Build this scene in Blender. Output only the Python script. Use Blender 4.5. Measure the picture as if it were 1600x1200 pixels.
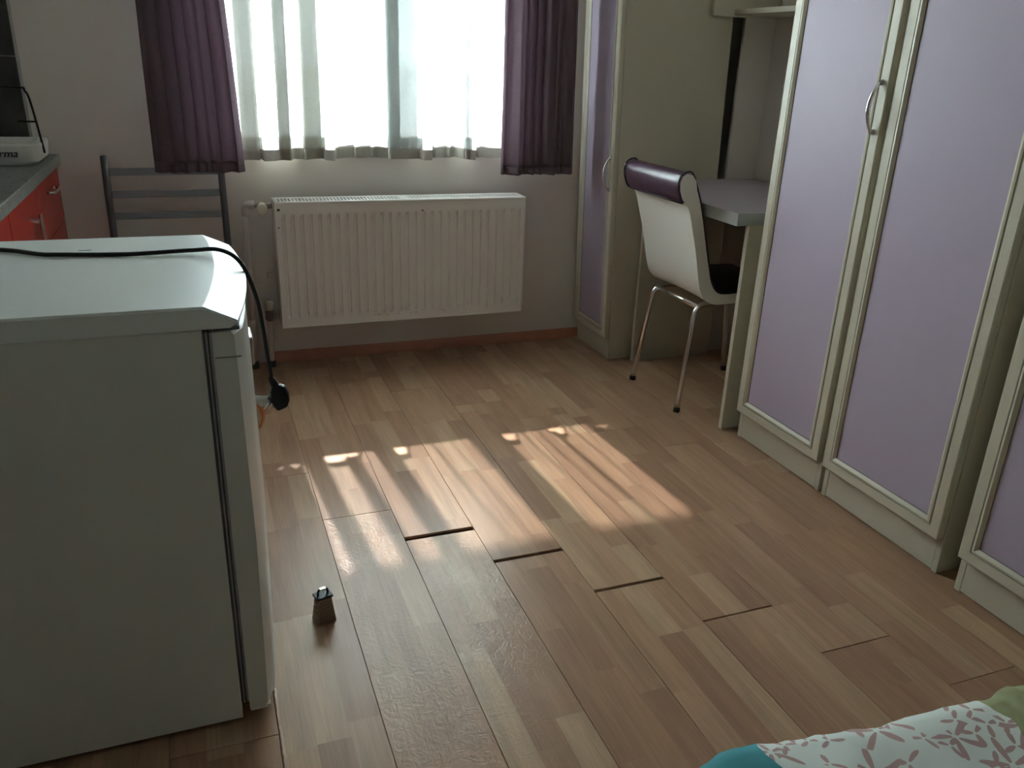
import bpy, bmesh, math, random
from mathutils import Vector, Matrix, noise as mnoise
random.seed(7)
C = bpy.context.scene.collection
SC = bpy.context.scene
for _o in list(bpy.data.objects):
    bpy.data.objects.remove(_o)

# ------------------------------------------------------------------ camera
CAMZ = 1.22
FOCAL = 1287.03
PITCH, YAW, ROLL = math.radians(21.487), math.radians(21.2145), math.radians(2.1646)
fw = Vector((math.sin(YAW)*math.cos(PITCH), math.cos(YAW)*math.cos(PITCH), -math.sin(PITCH)))
rt = Vector((math.cos(YAW), -math.sin(YAW), 0))
up = rt.cross(fw)
r2 = rt*math.cos(ROLL) + up*math.sin(ROLL)
u2 = -rt*math.sin(ROLL) + up*math.cos(ROLL)
cam = bpy.data.cameras.new('camera')
cam.sensor_fit = 'HORIZONTAL'; cam.sensor_width = 36.0
cam.lens = FOCAL/1600.0*36.0
cam.clip_start = 0.02
cam_o = bpy.data.objects.new('camera', cam); C.objects.link(cam_o)
m = Matrix((r2, u2, -fw)).transposed().to_4x4()
m.translation = Vector((0, 0, CAMZ))
cam_o.matrix_world = m
SC.camera = cam_o

# ------------------------------------------------------------------ world, sun, exposure
w = bpy.data.worlds.new('sky'); SC.world = w; w.use_nodes = True
bg = w.node_tree.nodes['Background']
bg.inputs[0].default_value = (0.79, 0.95, 0.97, 1)
bg.inputs[1].default_value = 16.0
sun = bpy.data.lights.new('sun', 'SUN'); sun.energy = 6.6; sun.angle = math.radians(0.8)
sun.color = (1.0, 0.985, 0.96)
sun_o = bpy.data.objects.new('sun', sun); C.objects.link(sun_o)
EL, AZ = math.radians(43.1), math.radians(3.7)
sd = Vector((math.sin(AZ)*math.cos(EL), -math.cos(AZ)*math.cos(EL), -math.sin(EL)))
sun_o.rotation_euler = sd.to_track_quat('-Z', 'Y').to_euler()
sun_o.location = (0.5, 9, 8)
por = bpy.data.lights.new('window_portal', 'AREA'); por.shape = 'RECTANGLE'; por.size = 1.3; por.size_y = 1.26
por.cycles.is_portal = True
por_o = bpy.data.objects.new('window_portal', por); C.objects.link(por_o)
por_o.location = (0.68, 3.54, 1.51); por_o.rotation_euler = (math.radians(-90), 0, 0)
SC.view_settings.view_transform = 'Standard'; SC.view_settings.look = 'None'
SC.view_settings.gamma = 1.0; SC.view_settings.use_curve_mapping = False
SC.view_settings.exposure = 1.60
SC.cycles.use_denoising = True
SC.cycles.max_bounces = 12; SC.cycles.diffuse_bounces = 6; SC.cycles.glossy_bounces = 5
SC.cycles.transparent_max_bounces = 24; SC.cycles.transmission_bounces = 8
SC.cycles.sample_clamp_indirect = 30.0
SC.cycles.caustics_reflective = False; SC.cycles.caustics_refractive = False

# ------------------------------------------------------------------ material helpers
def mat(name, col, rough=0.5, metal=0.0, bump=None, vary=None, coat=0.0, spec=None):
    """bump = (scale, strength) noise relief; vary = (scale, amount) gentle colour mottling."""
    mt = bpy.data.materials.new(name); mt.use_nodes = True
    nt = mt.node_tree; b = nt.nodes['Principled BSDF']
    b.inputs['Base Color'].default_value = (*col, 1); b.inputs['Roughness'].default_value = rough
    b.inputs['Metallic'].default_value = metal
    if coat: b.inputs['Coat Weight'].default_value = coat
    if spec is not None: b.inputs['Specular IOR Level'].default_value = spec
    tc = nt.nodes.new('ShaderNodeTexCoord')
    if vary:
        n = nt.nodes.new('ShaderNodeTexNoise'); n.inputs['Scale'].default_value = vary[0]; n.inputs['Detail'].default_value = 5
        nt.links.new(tc.outputs['Object'], n.inputs['Vector'])
        mx = nt.nodes.new('ShaderNodeMix'); mx.data_type = 'RGBA'
        mx.inputs[6].default_value = (*[c*(1-vary[1]) for c in col], 1)
        mx.inputs[7].default_value = (*[min(1, c*(1+vary[1])) for c in col], 1)
        nt.links.new(n.outputs['Fac'], mx.inputs[0]); nt.links.new(mx.outputs[2], b.inputs['Base Color'])
    if bump:
        n = nt.nodes.new('ShaderNodeTexNoise'); n.inputs['Scale'].default_value = bump[0]; n.inputs['Detail'].default_value = 4
        nt.links.new(tc.outputs['Object'], n.inputs['Vector'])
        bp = nt.nodes.new('ShaderNodeBump'); bp.inputs['Strength'].default_value = bump[1]; bp.inputs['Distance'].default_value = 0.002
        nt.links.new(n.outputs['Fac'], bp.inputs['Height']); nt.links.new(bp.outputs[0], b.inputs['Normal'])
    return mt

class G:
    """tiny node-graph helper"""
    def __init__(s, nt): s.nt = nt
    def n(s, t, **kw):
        x = s.nt.nodes.new(t)
        for k, v in kw.items(): setattr(x, k, v)
        return x
    def set(s, inp, v):
        if hasattr(v, 'is_output') or isinstance(v, bpy.types.NodeSocket): s.nt.links.new(v, inp)
        else: inp.default_value = v
    def m(s, op, a, b=None, c=None):
        x = s.n('ShaderNodeMath', operation=op); s.set(x.inputs[0], a)
        if b is not None: s.set(x.inputs[1], b)
        if c is not None: s.set(x.inputs[2], c)
        return x.outputs[0]
    def mix(s, f, a, b):
        x = s.n('ShaderNodeMix', data_type='RGBA'); s.set(x.inputs[0], f); s.set(x.inputs[6], a); s.set(x.inputs[7], b)
        return x.outputs[2]
    def xyz(s, a, b, c):
        x = s.n('ShaderNodeCombineXYZ'); s.set(x.inputs[0], a); s.set(x.inputs[1], b); s.set(x.inputs[2], c); return x.outputs[0]

BW = 0.1955    # width of one laminate board
def laminate(name, swollen=False):
    mt = bpy.data.materials.new(name); mt.use_nodes = True; nt = mt.node_tree; g = G(nt)
    b = nt.nodes['Principled BSDF']
    tc = g.n('ShaderNodeTexCoord'); sp = g.n('ShaderNodeSeparateXYZ'); nt.links.new(tc.outputs['Object'], sp.inputs[0])
    oi = g.n('ShaderNodeObjectInfo'); rnd = oi.outputs['Random']
    x, y = sp.outputs[0], sp.outputs[1]
    st = g.m('FLOOR', g.m('DIVIDE', x, BW/3))
    wn = g.n('ShaderNodeTexWhiteNoise', noise_dimensions='2D')
    nt.links.new(g.xyz(st, g.m('MULTIPLY', rnd, 91.7), 0.0), wn.inputs['Vector'])
    yy = g.m('ADD', g.m('DIVIDE', y, 0.40), g.m('MULTIPLY', wn.outputs['Value'], 3.0))
    cell = g.m('FLOOR', yy)
    wn2 = g.n('ShaderNodeTexWhiteNoise', noise_dimensions='3D')
    nt.links.new(g.xyz(st, cell, g.m('MULTIPLY', rnd, 57.3)), wn2.inputs['Vector'])
    tone = wn2.outputs['Value']
    # grain stretched along the board, different in each printed strip
    gv = g.xyz(g.m('ADD', g.m('MULTIPLY', x, 26.0), g.m('MULTIPLY', tone, 40.0)), g.m('ADD', g.m('MULTIPLY', y, 2.2), g.m('MULTIPLY', tone, 17.0)), g.m('MULTIPLY', rnd, 30.0))
    n1 = g.n('ShaderNodeTexNoise'); n1.inputs['Scale'].default_value = 1.0; n1.inputs['Detail'].default_value = 6; n1.inputs['Distortion'].default_value = 0.8
    nt.links.new(gv, n1.inputs['Vector'])
    gv2 = g.xyz(g.m('ADD', g.m('MULTIPLY', x, 220.0), g.m('MULTIPLY', tone, 80.0)), g.m('MULTIPLY', y, 7.0), tone)
    n2 = g.n('ShaderNodeTexNoise'); n2.inputs['Scale'].default_value = 1.0; n2.inputs['Detail'].default_value = 3
    nt.links.new(gv2, n2.inputs['Vector'])
    cr = g.n('ShaderNodeValToRGB'); e = cr.color_ramp.elements
    e[0].position = 0.0; e[0].color = (0.315, 0.180, 0.110, 1); e[1].position = 1.0; e[1].color = (0.430, 0.285, 0.178, 1)
    k = e.new(0.45); k.color = (0.365, 0.215, 0.130, 1)
    k = e.new(0.7); k.color = (0.392, 0.243, 0.149, 1)
    nt.links.new(tone, cr.inputs[0])
    f1 = g.m('ADD', g.m('MULTIPLY', n1.outputs['Fac'], 0.55), g.m('MULTIPLY', n2.outputs['Fac'], 0.35))
    mul = g.m('ADD', 0.44, g.m('MULTIPLY', f1, 1.24))
    vm = g.n('ShaderNodeVectorMath', operation='SCALE'); nt.links.new(cr.outputs[0], vm.inputs[0]); nt.links.new(mul, vm.inputs['Scale'])
    nt.links.new(vm.outputs[0], b.inputs['Base Color'])
    sm = g.n('ShaderNodeTexNoise'); sm.inputs['Scale'].default_value = 7.0; sm.inputs['Detail'].default_value = 5
    gm = g.n('ShaderNodeNewGeometry'); nt.links.new(gm.outputs['Position'], sm.inputs['Vector'])
    nt.links.new(g.m('ADD', 0.25, g.m('MULTIPLY', sm.outputs['Fac'], 0.16)), b.inputs['Roughness'])
    bp = g.n('ShaderNodeBump'); bp.inputs['Strength'].default_value = 0.12; bp.inputs['Distance'].default_value = 0.001
    hgt = g.m('ADD', n2.outputs['Fac'], 0.0)
    if swollen:
        rp = g.n('ShaderNodeTexNoise'); rp.inputs['Scale'].default_value = 38.0; rp.inputs['Detail'].default_value = 2; rp.inputs['Distortion'].default_value = 2.2
        nt.links.new(gm.outputs['Position'], rp.inputs['Vector'])
        hgt = g.m('ADD', g.m('MULTIPLY', n2.outputs['Fac'], 0.6), g.m('MULTIPLY', rp.outputs['Fac'], 2.6))
        bp.inputs['Strength'].default_value = 0.42
    nt.links.new(hgt, bp.inputs['Height']); nt.links.new(bp.outputs[0], b.inputs['Normal'])
    b.inputs['Specular IOR Level'].default_value = 0.24 if swollen else 0.22
    return mt

def cloth(name, col, transp=0.0, transl=0.4, weave=900.0, amp=0.24):
    mt = bpy.data.materials.new(name); mt.use_nodes = True; nt = mt.node_tree; g = G(nt)
    nt.nodes.remove(nt.nodes['Principled BSDF'])
    out = nt.nodes['Material Output']
    d = g.n('ShaderNodeBsdfDiffuse'); t = g.n('ShaderNodeBsdfTranslucent'); tr = g.n('ShaderNodeBsdfTransparent')
    tc = g.n('ShaderNodeTexCoord')
    mp = g.n('ShaderNodeMapping'); mp.inputs['Scale'].default_value = (1, 0.2, 0.12)
    nt.links.new(tc.outputs['Object'], mp.inputs['Vector'])
    n = g.n('ShaderNodeTexNoise'); n.inputs['Scale'].default_value = weave; n.inputs['Detail'].default_value = 3
    nt.links.new(mp.outputs[0], n.inputs['Vector'])
    mp2 = g.n('ShaderNodeMapping'); mp2.inputs['Scale'].default_value = (0.12, 0.2, 1)
    nt.links.new(tc.outputs['Object'], mp2.inputs['Vector'])
    n2 = g.n('ShaderNodeTexNoise'); n2.inputs['Scale'].default_value = weave; n2.inputs['Detail'].default_value = 3
    nt.links.new(mp2.outputs[0], n2.inputs['Vector'])
    thr = g.m('ADD', g.m('MULTIPLY', n.outputs['Fac'], 0.5), g.m('MULTIPLY', n2.outputs['Fac'], 0.5))
    c = g.mix(thr, tuple(v*0.72 for v in col)+(1,), tuple(min(1, v*1.28) for v in col)+(1,))
    nt.links.new(c, d.inputs[0]); nt.links.new(c, t.inputs[0])
    ms = g.n('ShaderNodeMixShader'); ms.inputs[0].default_value = transl
    nt.links.new(d.outputs[0], ms.inputs[1]); nt.links.new(t.outputs[0], ms.inputs[2])
    fin = ms.outputs[0]
    if transp:
        m2 = g.n('ShaderNodeMixShader')
        nt.links.new(g.m('ADD', transp-amp/2, g.m('MULTIPLY', thr, amp)), m2.inputs[0])
        nt.links.new(fin, m2.inputs[1]); nt.links.new(tr.outputs[0], m2.inputs[2]); fin = m2.outputs[0]
    nt.links.new(fin, out.inputs[0])
    return mt

def duvet_mat():
    mt = bpy.data.materials.new('printed_cotton'); mt.use_nodes = True; nt = mt.node_tree; g = G(nt); b = nt.nodes['Principled BSDF']
    tc = g.n('ShaderNodeTexCoord')
    sp = g.n('ShaderNodeSeparateXYZ'); nt.links.new(tc.outputs['Object'], sp.inputs[0])
    flat = g.xyz(sp.outputs[0], g.m('SUBTRACT', sp.outputs[1], g.m('MULTIPLY', sp.outputs[2], 0.7)), 0.0)
    sep_f = g.n('ShaderNodeSeparateXYZ'); nt.links.new(flat, sep_f.inputs[0])
    mask = None
    for sc_, k, ln, sh in ((17.0, 2.5, 0.66, 5.0), (30.0, 1.5, 0.60, 6.0)):
        vo = g.n('ShaderNodeTexVoronoi', voronoi_dimensions='2D'); vo.inputs['Scale'].default_value = sc_
        nt.links.new(flat, vo.inputs['Vector'])
        df = g.n('ShaderNodeVectorMath', operation='SUBTRACT'); nt.links.new(flat, df.inputs[0]); nt.links.new(vo.outputs['Position'], df.inputs[1])
        ds = g.n('ShaderNodeSeparateXYZ'); nt.links.new(df.outputs[0], ds.inputs[0])
        sc2 = g.n('ShaderNodeSeparateColor'); nt.links.new(vo.outputs['Color'], sc2.inputs[0])
        th = g.m('ADD', g.m('ARCTAN2', ds.outputs[1], ds.outputs[0]), g.m('MULTIPLY', sc2.outputs[0], 6.28))
        pet = g.m('POWER', g.m('ABSOLUTE', g.m('COSINE', g.m('MULTIPLY', th, k))), sh)
        rr = vo.outputs['Distance']
        on = g.m('MULTIPLY', g.m('LESS_THAN', rr, g.m('MULTIPLY', pet, ln)), g.m('GREATER_THAN', rr, 0.07))
        on = g.m('MULTIPLY', on, g.m('GREATER_THAN', sc2.outputs[1], 0.35))
        mask = on if mask is None else g.m('MAXIMUM', mask, on)
    nz = g.n('ShaderNodeTexNoise'); nz.inputs['Scale'].default_value = 9.0; nt.links.new(flat, nz.inputs['Vector'])
    xx = g.m('ADD', sep_f.outputs[0], g.m('MULTIPLY', g.m('SUBTRACT', nz.outputs['Fac'], 0.5), 0.10))
    white = g.mix(mask, (0.66, 0.70, 0.66, 1), (0.44, 0.29, 0.27, 1))
    leafw = g.n('ShaderNodeTexNoise'); leafw.inputs['Scale'].default_value = 22.0; leafw.inputs['Distortion'].default_value = 1.5; leafw.inputs['Detail'].default_value = 1.0
    nt.links.new(flat, leafw.inputs['Vector'])
    green = g.mix(leafw.outputs['Fac'], (0.16, 0.17, 0.06, 1), (0.40, 0.42, 0.24, 1))
    teal = g.mix(nz.outputs['Fac'], (0.02, 0.20, 0.24, 1), (0.10, 0.42, 0.46, 1))
    # areas of the print, in metres along the bed (object space)
    c1 = g.mix(g.m('GREATER_THAN', xx, TEAL_X), teal, white)
    c2 = g.mix(g.m('GREATER_THAN', g.m('ADD', xx, g.m('MULTIPLY', sep_f.outputs[1], -0.25)), GREEN_X), c1, green)
    nt.links.new(c2, b.inputs['Base Color']); b.inputs['Roughness'].default_value = 0.85
    return mt
TEAL_X, GREEN_X = 0.545, 0.80

M = {}
M['wall'] = mat('painted_plaster', (0.66, 0.605, 0.555), 0.75, bump=(60, 0.12), vary=(3.0, 0.05))
M['ceiling'] = mat('ceiling_paint', (0.84, 0.83, 0.81), 0.9, bump=(40, 0.1))
M['board'] = laminate('laminate_print'); M['board_wet'] = laminate('laminate_print_swollen', True)
M['under'] = mat('black_underlay', (0.012, 0.010, 0.009), 0.9)
M['skirt'] = mat('reddish_wood_skirting', (0.40, 0.17, 0.10), 0.4, bump=(120, 0.1), vary=(25, 0.15))
M['pvc'] = mat('white_window_plastic', (0.78, 0.80, 0.80), 0.3)
M['sill'] = mat('stone_sill', (0.62, 0.61, 0.58), 0.4, vary=(30, 0.1))
M['sheer'] = cloth('voile_ground', (0.86, 0.87, 0.87), 0.28, 0.80, 420.0)
M['foldshade'] = cloth('fold_shade_cloth', (0.36, 0.355, 0.31), 0.19, 0.08, 420.0)  # dimness of stacked folds against the window, put into cloth colour and density
M['foldshade2'] = cloth('fold_shade_cloth_thin', (0.38, 0.40, 0.39), 0.26, 0.12, 420.0)  # same painted fold shade, slightly paler and thinner
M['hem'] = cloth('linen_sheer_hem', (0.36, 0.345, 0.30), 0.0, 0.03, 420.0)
M['purple'] = cloth('purple_drape', (0.25, 0.19, 0.225), 0.0, 0.36, 600.0)
M['rad'] = mat('radiator_enamel', (0.82, 0.80, 0.77), 0.38, bump=(30, 0.06))
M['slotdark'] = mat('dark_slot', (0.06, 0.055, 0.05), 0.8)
M['pipe'] = mat('painted_pipe', (0.62, 0.55, 0.51), 0.45, bump=(40, 0.1))
M['knob'] = mat('cream_plastic', (0.74, 0.69, 0.57), 0.4)
M['brass'] = mat('tarnished_nickel', (0.33, 0.30, 0.27), 0.35, 0.9, bump=(90, 0.2))
M['fridge'] = mat('white_enamel', (0.60, 0.615, 0.58), 0.32, bump=(150, 0.05))
M['fridgetop'] = mat('white_top_plastic', (0.70, 0.735, 0.72), 0.34, bump=(220, 0.06), spec=0.28)
M['gasket'] = mat('grey_rubber', (0.14, 0.14, 0.15), 0.6)
M['gasketlight'] = mat('pale_rubber', (0.36, 0.36, 0.40), 0.55)
M['black'] = mat('black_plastic', (0.010, 0.010, 0.012), 0.48, spec=0.35)
M['gratersteel'] = mat('dull_grater_steel', (0.27, 0.24, 0.215), 0.38, 1.0, bump=(200, 0.15))
M['chrome'] = mat('chrome', (0.72, 0.71, 0.70), 0.16, 1.0)
M['steel'] = mat('brushed_steel', (0.52, 0.49, 0.46), 0.33, 1.0, bump=(200, 0.15))
M['darkhole'] = mat('punched_hole', (0.02, 0.018, 0.016), 0.7)
M['cream'] = mat('cream_laminate', (0.54, 0.50, 0.40), 0.42, bump=(90, 0.04), vary=(5, 0.04))
M['creamd'] = mat('cream_groove_line', (0.16, 0.145, 0.11), 0.6)
M['lilac'] = mat('lilac_laminate', (0.43, 0.365, 0.465), 0.46, bump=(160, 0.05), vary=(2, 0.03), spec=0.3)
M['desktop'] = mat('lilac_desk_laminate', (0.33, 0.275, 0.325), 0.42)
M['deskedge'] = mat('grey_edge_band', (0.40, 0.42, 0.42), 0.28)
M['leatherw'] = mat('white_leatherette', (0.72, 0.70, 0.65), 0.42, bump=(140, 0.12))
M['leatherp'] = mat('purple_leatherette', (0.055, 0.022, 0.045), 0.30, bump=(120, 0.15))
M['leatherk'] = mat('black_leatherette', (0.016, 0.010, 0.015), 0.42, bump=(120, 0.15))
M['chairgrey'] = mat('grey_painted_steel', (0.115, 0.115, 0.12), 0.35, 0.3)
M['slat'] = mat('grey_chair_slat', (0.21, 0.215, 0.23), 0.30, 0.3)
M['granite'] = mat('speckled_grey_worktop', (0.17, 0.17, 0.155), 0.45, vary=(110, 1.3), spec=0.25)
M['red'] = mat('red_gloss_lacquer', (0.42, 0.030, 0.018), 0.30, vary=(4, 0.08), spec=0.22)
M['carcass'] = mat('cabinet_carcass', (0.40, 0.37, 0.33), 0.6)
M['tile'] = mat('dark_stone_tile', (0.045, 0.042, 0.039), 0.3, vary=(9, 0.9), spec=0.3)
M['grout'] = mat('pale_grout', (0.42, 0.40, 0.37), 0.8)
M['trayw'] = mat('white_plastic', (0.72, 0.71, 0.68), 0.4)
M['paper'] = mat('white_paper', (0.72, 0.70, 0.67), 0.7)
M['orange'] = mat('orange_paper', (0.62, 0.17, 0.05), 0.6)
M['conc'] = mat('pale_concrete', (0.62, 0.62, 0.59), 0.9, vary=(2, 0.1))
M['fence'] = mat('white_fence_paint', (0.80, 0.80, 0.80), 0.5)
M['sheet'] = mat('pink_sheet', (0.36, 0.14, 0.21), 0.85, bump=(60, 0.2))
M['bedbase'] = mat('bed_base_fabric', (0.10, 0.08, 0.08), 0.8)
M['duvet'] = duvet_mat()
def glass_mat():
    mt = bpy.data.materials.new('window_glass'); mt.use_nodes = True; nt = mt.node_tree; g = G(nt)
    nt.nodes.remove(nt.nodes['Principled BSDF'])
    tr = g.n('ShaderNodeBsdfTransparent'); tr.inputs[0].default_value = (0.97, 0.98, 0.98, 1)
    gl = g.n('ShaderNodeBsdfGlossy'); gl.inputs['Roughness'].default_value = 0.02
    fr = g.n('ShaderNodeFresnel'); fr.inputs[0].default_value = 1.35
    ms = g.n('ShaderNodeMixShader'); nt.links.new(fr.outputs[0], ms.inputs[0]); nt.links.new(tr.outputs[0], ms.inputs[1]); nt.links.new(gl.outputs[0], ms.inputs[2])
    nt.links.new(ms.outputs[0], nt.nodes['Material Output'].inputs[0]); return mt
M['glass'] = glass_mat()

# ------------------------------------------------------------------ mesh helpers
def bx(bm, x0, x1, y0, y1, z0, z1, bev=0.0, seg=1):
    vs = [bm.verts.new((x, y, z)) for x in (x0, x1) for y in (y0, y1) for z in (z0, z1)]
    fs = []
    for q in ((0,1,3,2), (4,6,7,5), (0,4,5,1), (2,3,7,6), (0,2,6,4), (1,5,7,3)):
        fs.append(bm.faces.new([vs[i] for i in q]))
    if bev:
        ed = set(e for f in fs for e in f.edges)
        bmesh.ops.bevel(bm, geom=list(ed), offset=bev, segments=seg, affect='EDGES', profile=0.5)
    return bm
def box(*a, **k): return bx(bmesh.new(), *a, **k)
def tube(bm, pts, r, n=10, closed=False, cap=True):
    pts = [Vector(p) for p in pts]; L = len(pts)
    rs = r if isinstance(r, (list, tuple)) else [r]*L
    rings = []; prev = None
    for i, p in enumerate(pts):
        if closed: t = (pts[(i+1) % L]-pts[i-1]).normalized()
        else: t = (pts[min(i+1, L-1)]-pts[max(i-1, 0)]).normalized()
        a = prev if prev is not None else (Vector((0, 0, 1)) if abs(t.z) < 0.9 else Vector((1, 0, 0)))
        u = (a - t*a.dot(t)).normalized(); v = t.cross(u); prev = u
        rings.append([bm.verts.new(p + u*rs[i]*math.cos(2*math.pi*k/n) + v*rs[i]*math.sin(2*math.pi*k/n)) for k in range(n)])
    for i in range(L if closed else L-1):
        A, B = rings[i], rings[(i+1) % L]
        for k in range(n): bm.faces.new((A[k], A[(k+1) % n], B[(k+1) % n], B[k]))
    if cap and not closed:
        bm.faces.new(rings[0][::-1]); bm.faces.new(rings[-1])
    return bm
def smoothpath(pts, k=6):
    """Catmull-Rom through pts"""
    P = [Vector(p) for p in pts]; out = []
    for i in range(len(P)-1):
        p0, p1, p2, p3 = P[max(i-1, 0)], P[i], P[i+1], P[min(i+2, len(P)-1)]
        for j in range(k):
            t = j/k
            out.append(0.5*((2*p1)+(p2-p0)*t+(2*p0-5*p1+4*p2-p3)*t*t+(3*p1-p0-3*p2+p3)*t**3))
    out.append(P[-1]); return out
def obj(name, bm, m, parent=None, smooth=False, loc=None):
    bmesh.ops.recalc_face_normals(bm, faces=bm.faces[:])
    me = bpy.data.meshes.new(name); bm.to_mesh(me); bm.free()
    for p in me.polygons: p.use_smooth = smooth
    ms = m if isinstance(m, (list, tuple)) else [m]
    for x in ms: me.materials.append(M[x])
    o = bpy.data.objects.new(name, me); C.objects.link(o)
    if parent: o.parent = parent
    if loc: o.location = loc
    return o
def soft(o, ang=35):
    """smooth shading with sharp edges kept"""
    me = o.data
    for p in me.polygons: p.use_smooth = True
    b = bmesh.new(); b.from_mesh(me)
    for e in b.edges:
        e.smooth = not (len(e.link_faces) == 2 and e.calc_face_angle(0) > math.radians(ang))
    b.to_mesh(me); b.free(); return o
def tag(o, label, cat, group=None):
    o['label'] = label; o['category'] = cat
    if group: o['group'] = group
    return o
def thing(name, label, cat, loc=(0, 0, 0), rz=0, group=None):
    o = bpy.data.objects.new(name, None); C.objects.link(o); o.empty_display_size = 0.1
    o.location = loc; o.rotation_euler = (0, 0, rz)
    return tag(o, label, cat, group)
def struct(name, bm, m, parent=None, label=None):
    o = obj(name, bm, m, parent)
    if not parent: o['kind'] = 'structure'
    if label: o['label'] = label
    return o

# ------------------------------------------------------------------ room shell
XL, XR, YB, YW, ZC = -1.06, 2.275, -2.3, 3.40, 2.62
WT = 0.22
WX0, WX1, WZ0, WZ1 = 0.02, 1.34, 0.894, 2.15      # window opening
fl_o = struct('floor', box(XL-0.2, XR+0.2, YB-0.2, YW+WT, -0.12, -0.009), 'under', label='light brown three-strip laminate floor with open end joints')
# laminate boards: seams at x = 0.2435 + k*BW, end joints stepping from column to column
colx0 = 0.2435
joints0 = {0: 2.055, 1: 1.890, 2: 1.717, 3: 1.519, 4: 1.334, 5: 1.153, -1: 1.13, -2: 1.289, -3: 1.62, 6: 0.98, 7: 0.80}
gapw = {1: 0.019, 2: 0.013, 3: 0.0105, 4: 0.0045, 0: 0.0016, 5: 0.0016}
BL = 1.22
nb = 0
for k in range(-7, 12):
    xa, xb = colx0 + k*BW, colx0 + (k+1)*BW
    xa2, xb2 = max(xa, XL), min(xb, XR)
    if xb2 - xa2 < 0.005: continue
    j = joints0.get(k, 1.153 - 0.171*(k-5) if k > 5 else 1.0 + 0.37*(k+3) % 1.2)
    ys = [j + n*BL for n in range(-5, 4)]
    for y0 in ys:
        gw = gapw.get(k, 0.0009) if abs(y0 - j) < 0.01 else 0.0009
        gn = gapw.get(k, 0.0009) if abs(y0 + BL - j) < 0.01 else 0.0009
        a, b_ = max(y0 + gw/2, YB), min(y0 + BL - gn/2, YW)
        if b_ - a < 0.02: continue
        bm = box(xa2 - xa + 0.0005, xb2 - xa - 0.0005, a - y0, b_ - y0, -0.008, 0, bev=0.0007)
        wet = k in (0, 1) and abs(y0 + BL - j) < 0.01
        o = obj('floor_board', bm, 'board_wet' if wet else 'board', fl_o)
        o.location = (xa, y0, 0)
        if k == -1 and (a < 1.0 < b_ or a < 1.4 < b_):
            # swollen, rippled lip along the edge next to the fridge
            lb = bmesh.new(); N = 170; prev = None
            for i in range(N+1):
                yy = (a - y0) + 0.004 + (b_ - a - 0.008)*i/N
                amp = 0.0026*abs(mnoise.noise(Vector((0, yy*70, 1.3)))) + 0.0006
                ww = 0.006 + 0.006*abs(mnoise.noise(Vector((3, yy*45, 0))))
                row = [lb.verts.new((0.0003, yy, -0.003)), lb.verts.new((0.0006, yy, 0.0003 + amp)), lb.verts.new((ww*0.5, yy, 0.0003 + amp*0.9)), lb.verts.new((ww, yy, -0.0002))]
                if prev:
                    for q in range(3): lb.faces.new((prev[q], prev[q+1], row[q+1], row[q]))
                prev = row
            obj('swollen_edge', lb, 'board', o, smooth=True)
        nb += 1
# walls
bm = bmesh.new()
bx(bm, XL, WX0, YW, YW+WT, 0, ZC); bx(bm, WX1, XR, YW, YW+WT, 0, ZC)
bx(bm, WX0, WX1, YW, YW+WT, 0, WZ0); bx(bm, WX0, WX1, YW, YW+WT, WZ1, ZC)
struct('wall_window', bm, 'wall', label='pinkish painted wall with the curtained window')
struct('wall_left', box(XL-0.15, XL, YB, YW+WT, 0, ZC), 'wall', label='painted wall behind the kitchen counter')
struct('wall_right', box(XR, XR+0.15, YB, YW+WT, 0, ZC), 'wall', label='painted wall behind desk and wardrobes')
struct('wall_back', box(XL-0.15, XR+0.15, YB-0.15, YB, 0, ZC), 'wall', label='painted wall behind the viewer')
struct('wall_pillar', box(2.130, XR, 3.05, 3.064, 0, ZC), 'wall', label='narrow wall return beside the tall cabinet')
struct('ceiling', box(XL-0.15, XR+0.15, YB-0.15, YW+WT, ZC, ZC+0.15), 'ceiling', label='white ceiling')
# skirting: small quarter-round board
bm = bmesh.new()
prof = [(0, 0), (-0.016, 0), (-0.016, 0.012), (-0.012, 0.028), (-0.006, 0.040), (0, 0.044)]
pa = [bm.verts.new((0.215, YW-0.001+p[0], p[1])) for p in prof]; pb = [bm.verts.new((1.64, YW-0.001+p[0], p[1])) for p in prof]
for i in range(len(prof)): bm.faces.new((pa[i], pa[(i+1) % len(prof)], pb[(i+1) % len(prof)], pb[i]))
bm.faces.new(pa[::-1]); bm.faces.new(pb)
struct('baseboard_window', bm, 'skirt', label='reddish brown wood skirting under the radiator')
# window
FY0, FY1 = 3.440, 3.505
bm = bmesh.new()
bx(bm, WX0, WX1, FY0, FY1, WZ0, 0.908, 0.002); bx(bm, WX0, WX1, FY0, FY1, WZ1-0.07, WZ1, 0.004)
bx(bm, WX0, WX0+0.07, FY0, FY1, 0.908, WZ1-0.07, 0.004); bx(bm, WX1-0.07, WX1, FY0, FY1, 0.908, WZ1-0.07, 0.004)
wn_ = struct('window_1', bm, 'pvc', label='white plastic casement window behind the sheers')
struct('mullion', box(0.735, 0.805, FY0, FY1, 0.908, WZ1-0.07, bev=0.004), 'pvc', wn_)
for a, b_ in ((WX0+0.07, 0.735), (0.805, WX1-0.07)):
    struct('pane', box(a, b_, 3.468, 3.474, 0.908, WZ1-0.07), 'glass', wn_)
struct('window_sill', box(WX0-0.0, WX1, YW-0.004, YW+WT, WZ0-0.02, WZ0, bev=0.002), 'sill', wn_)

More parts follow.
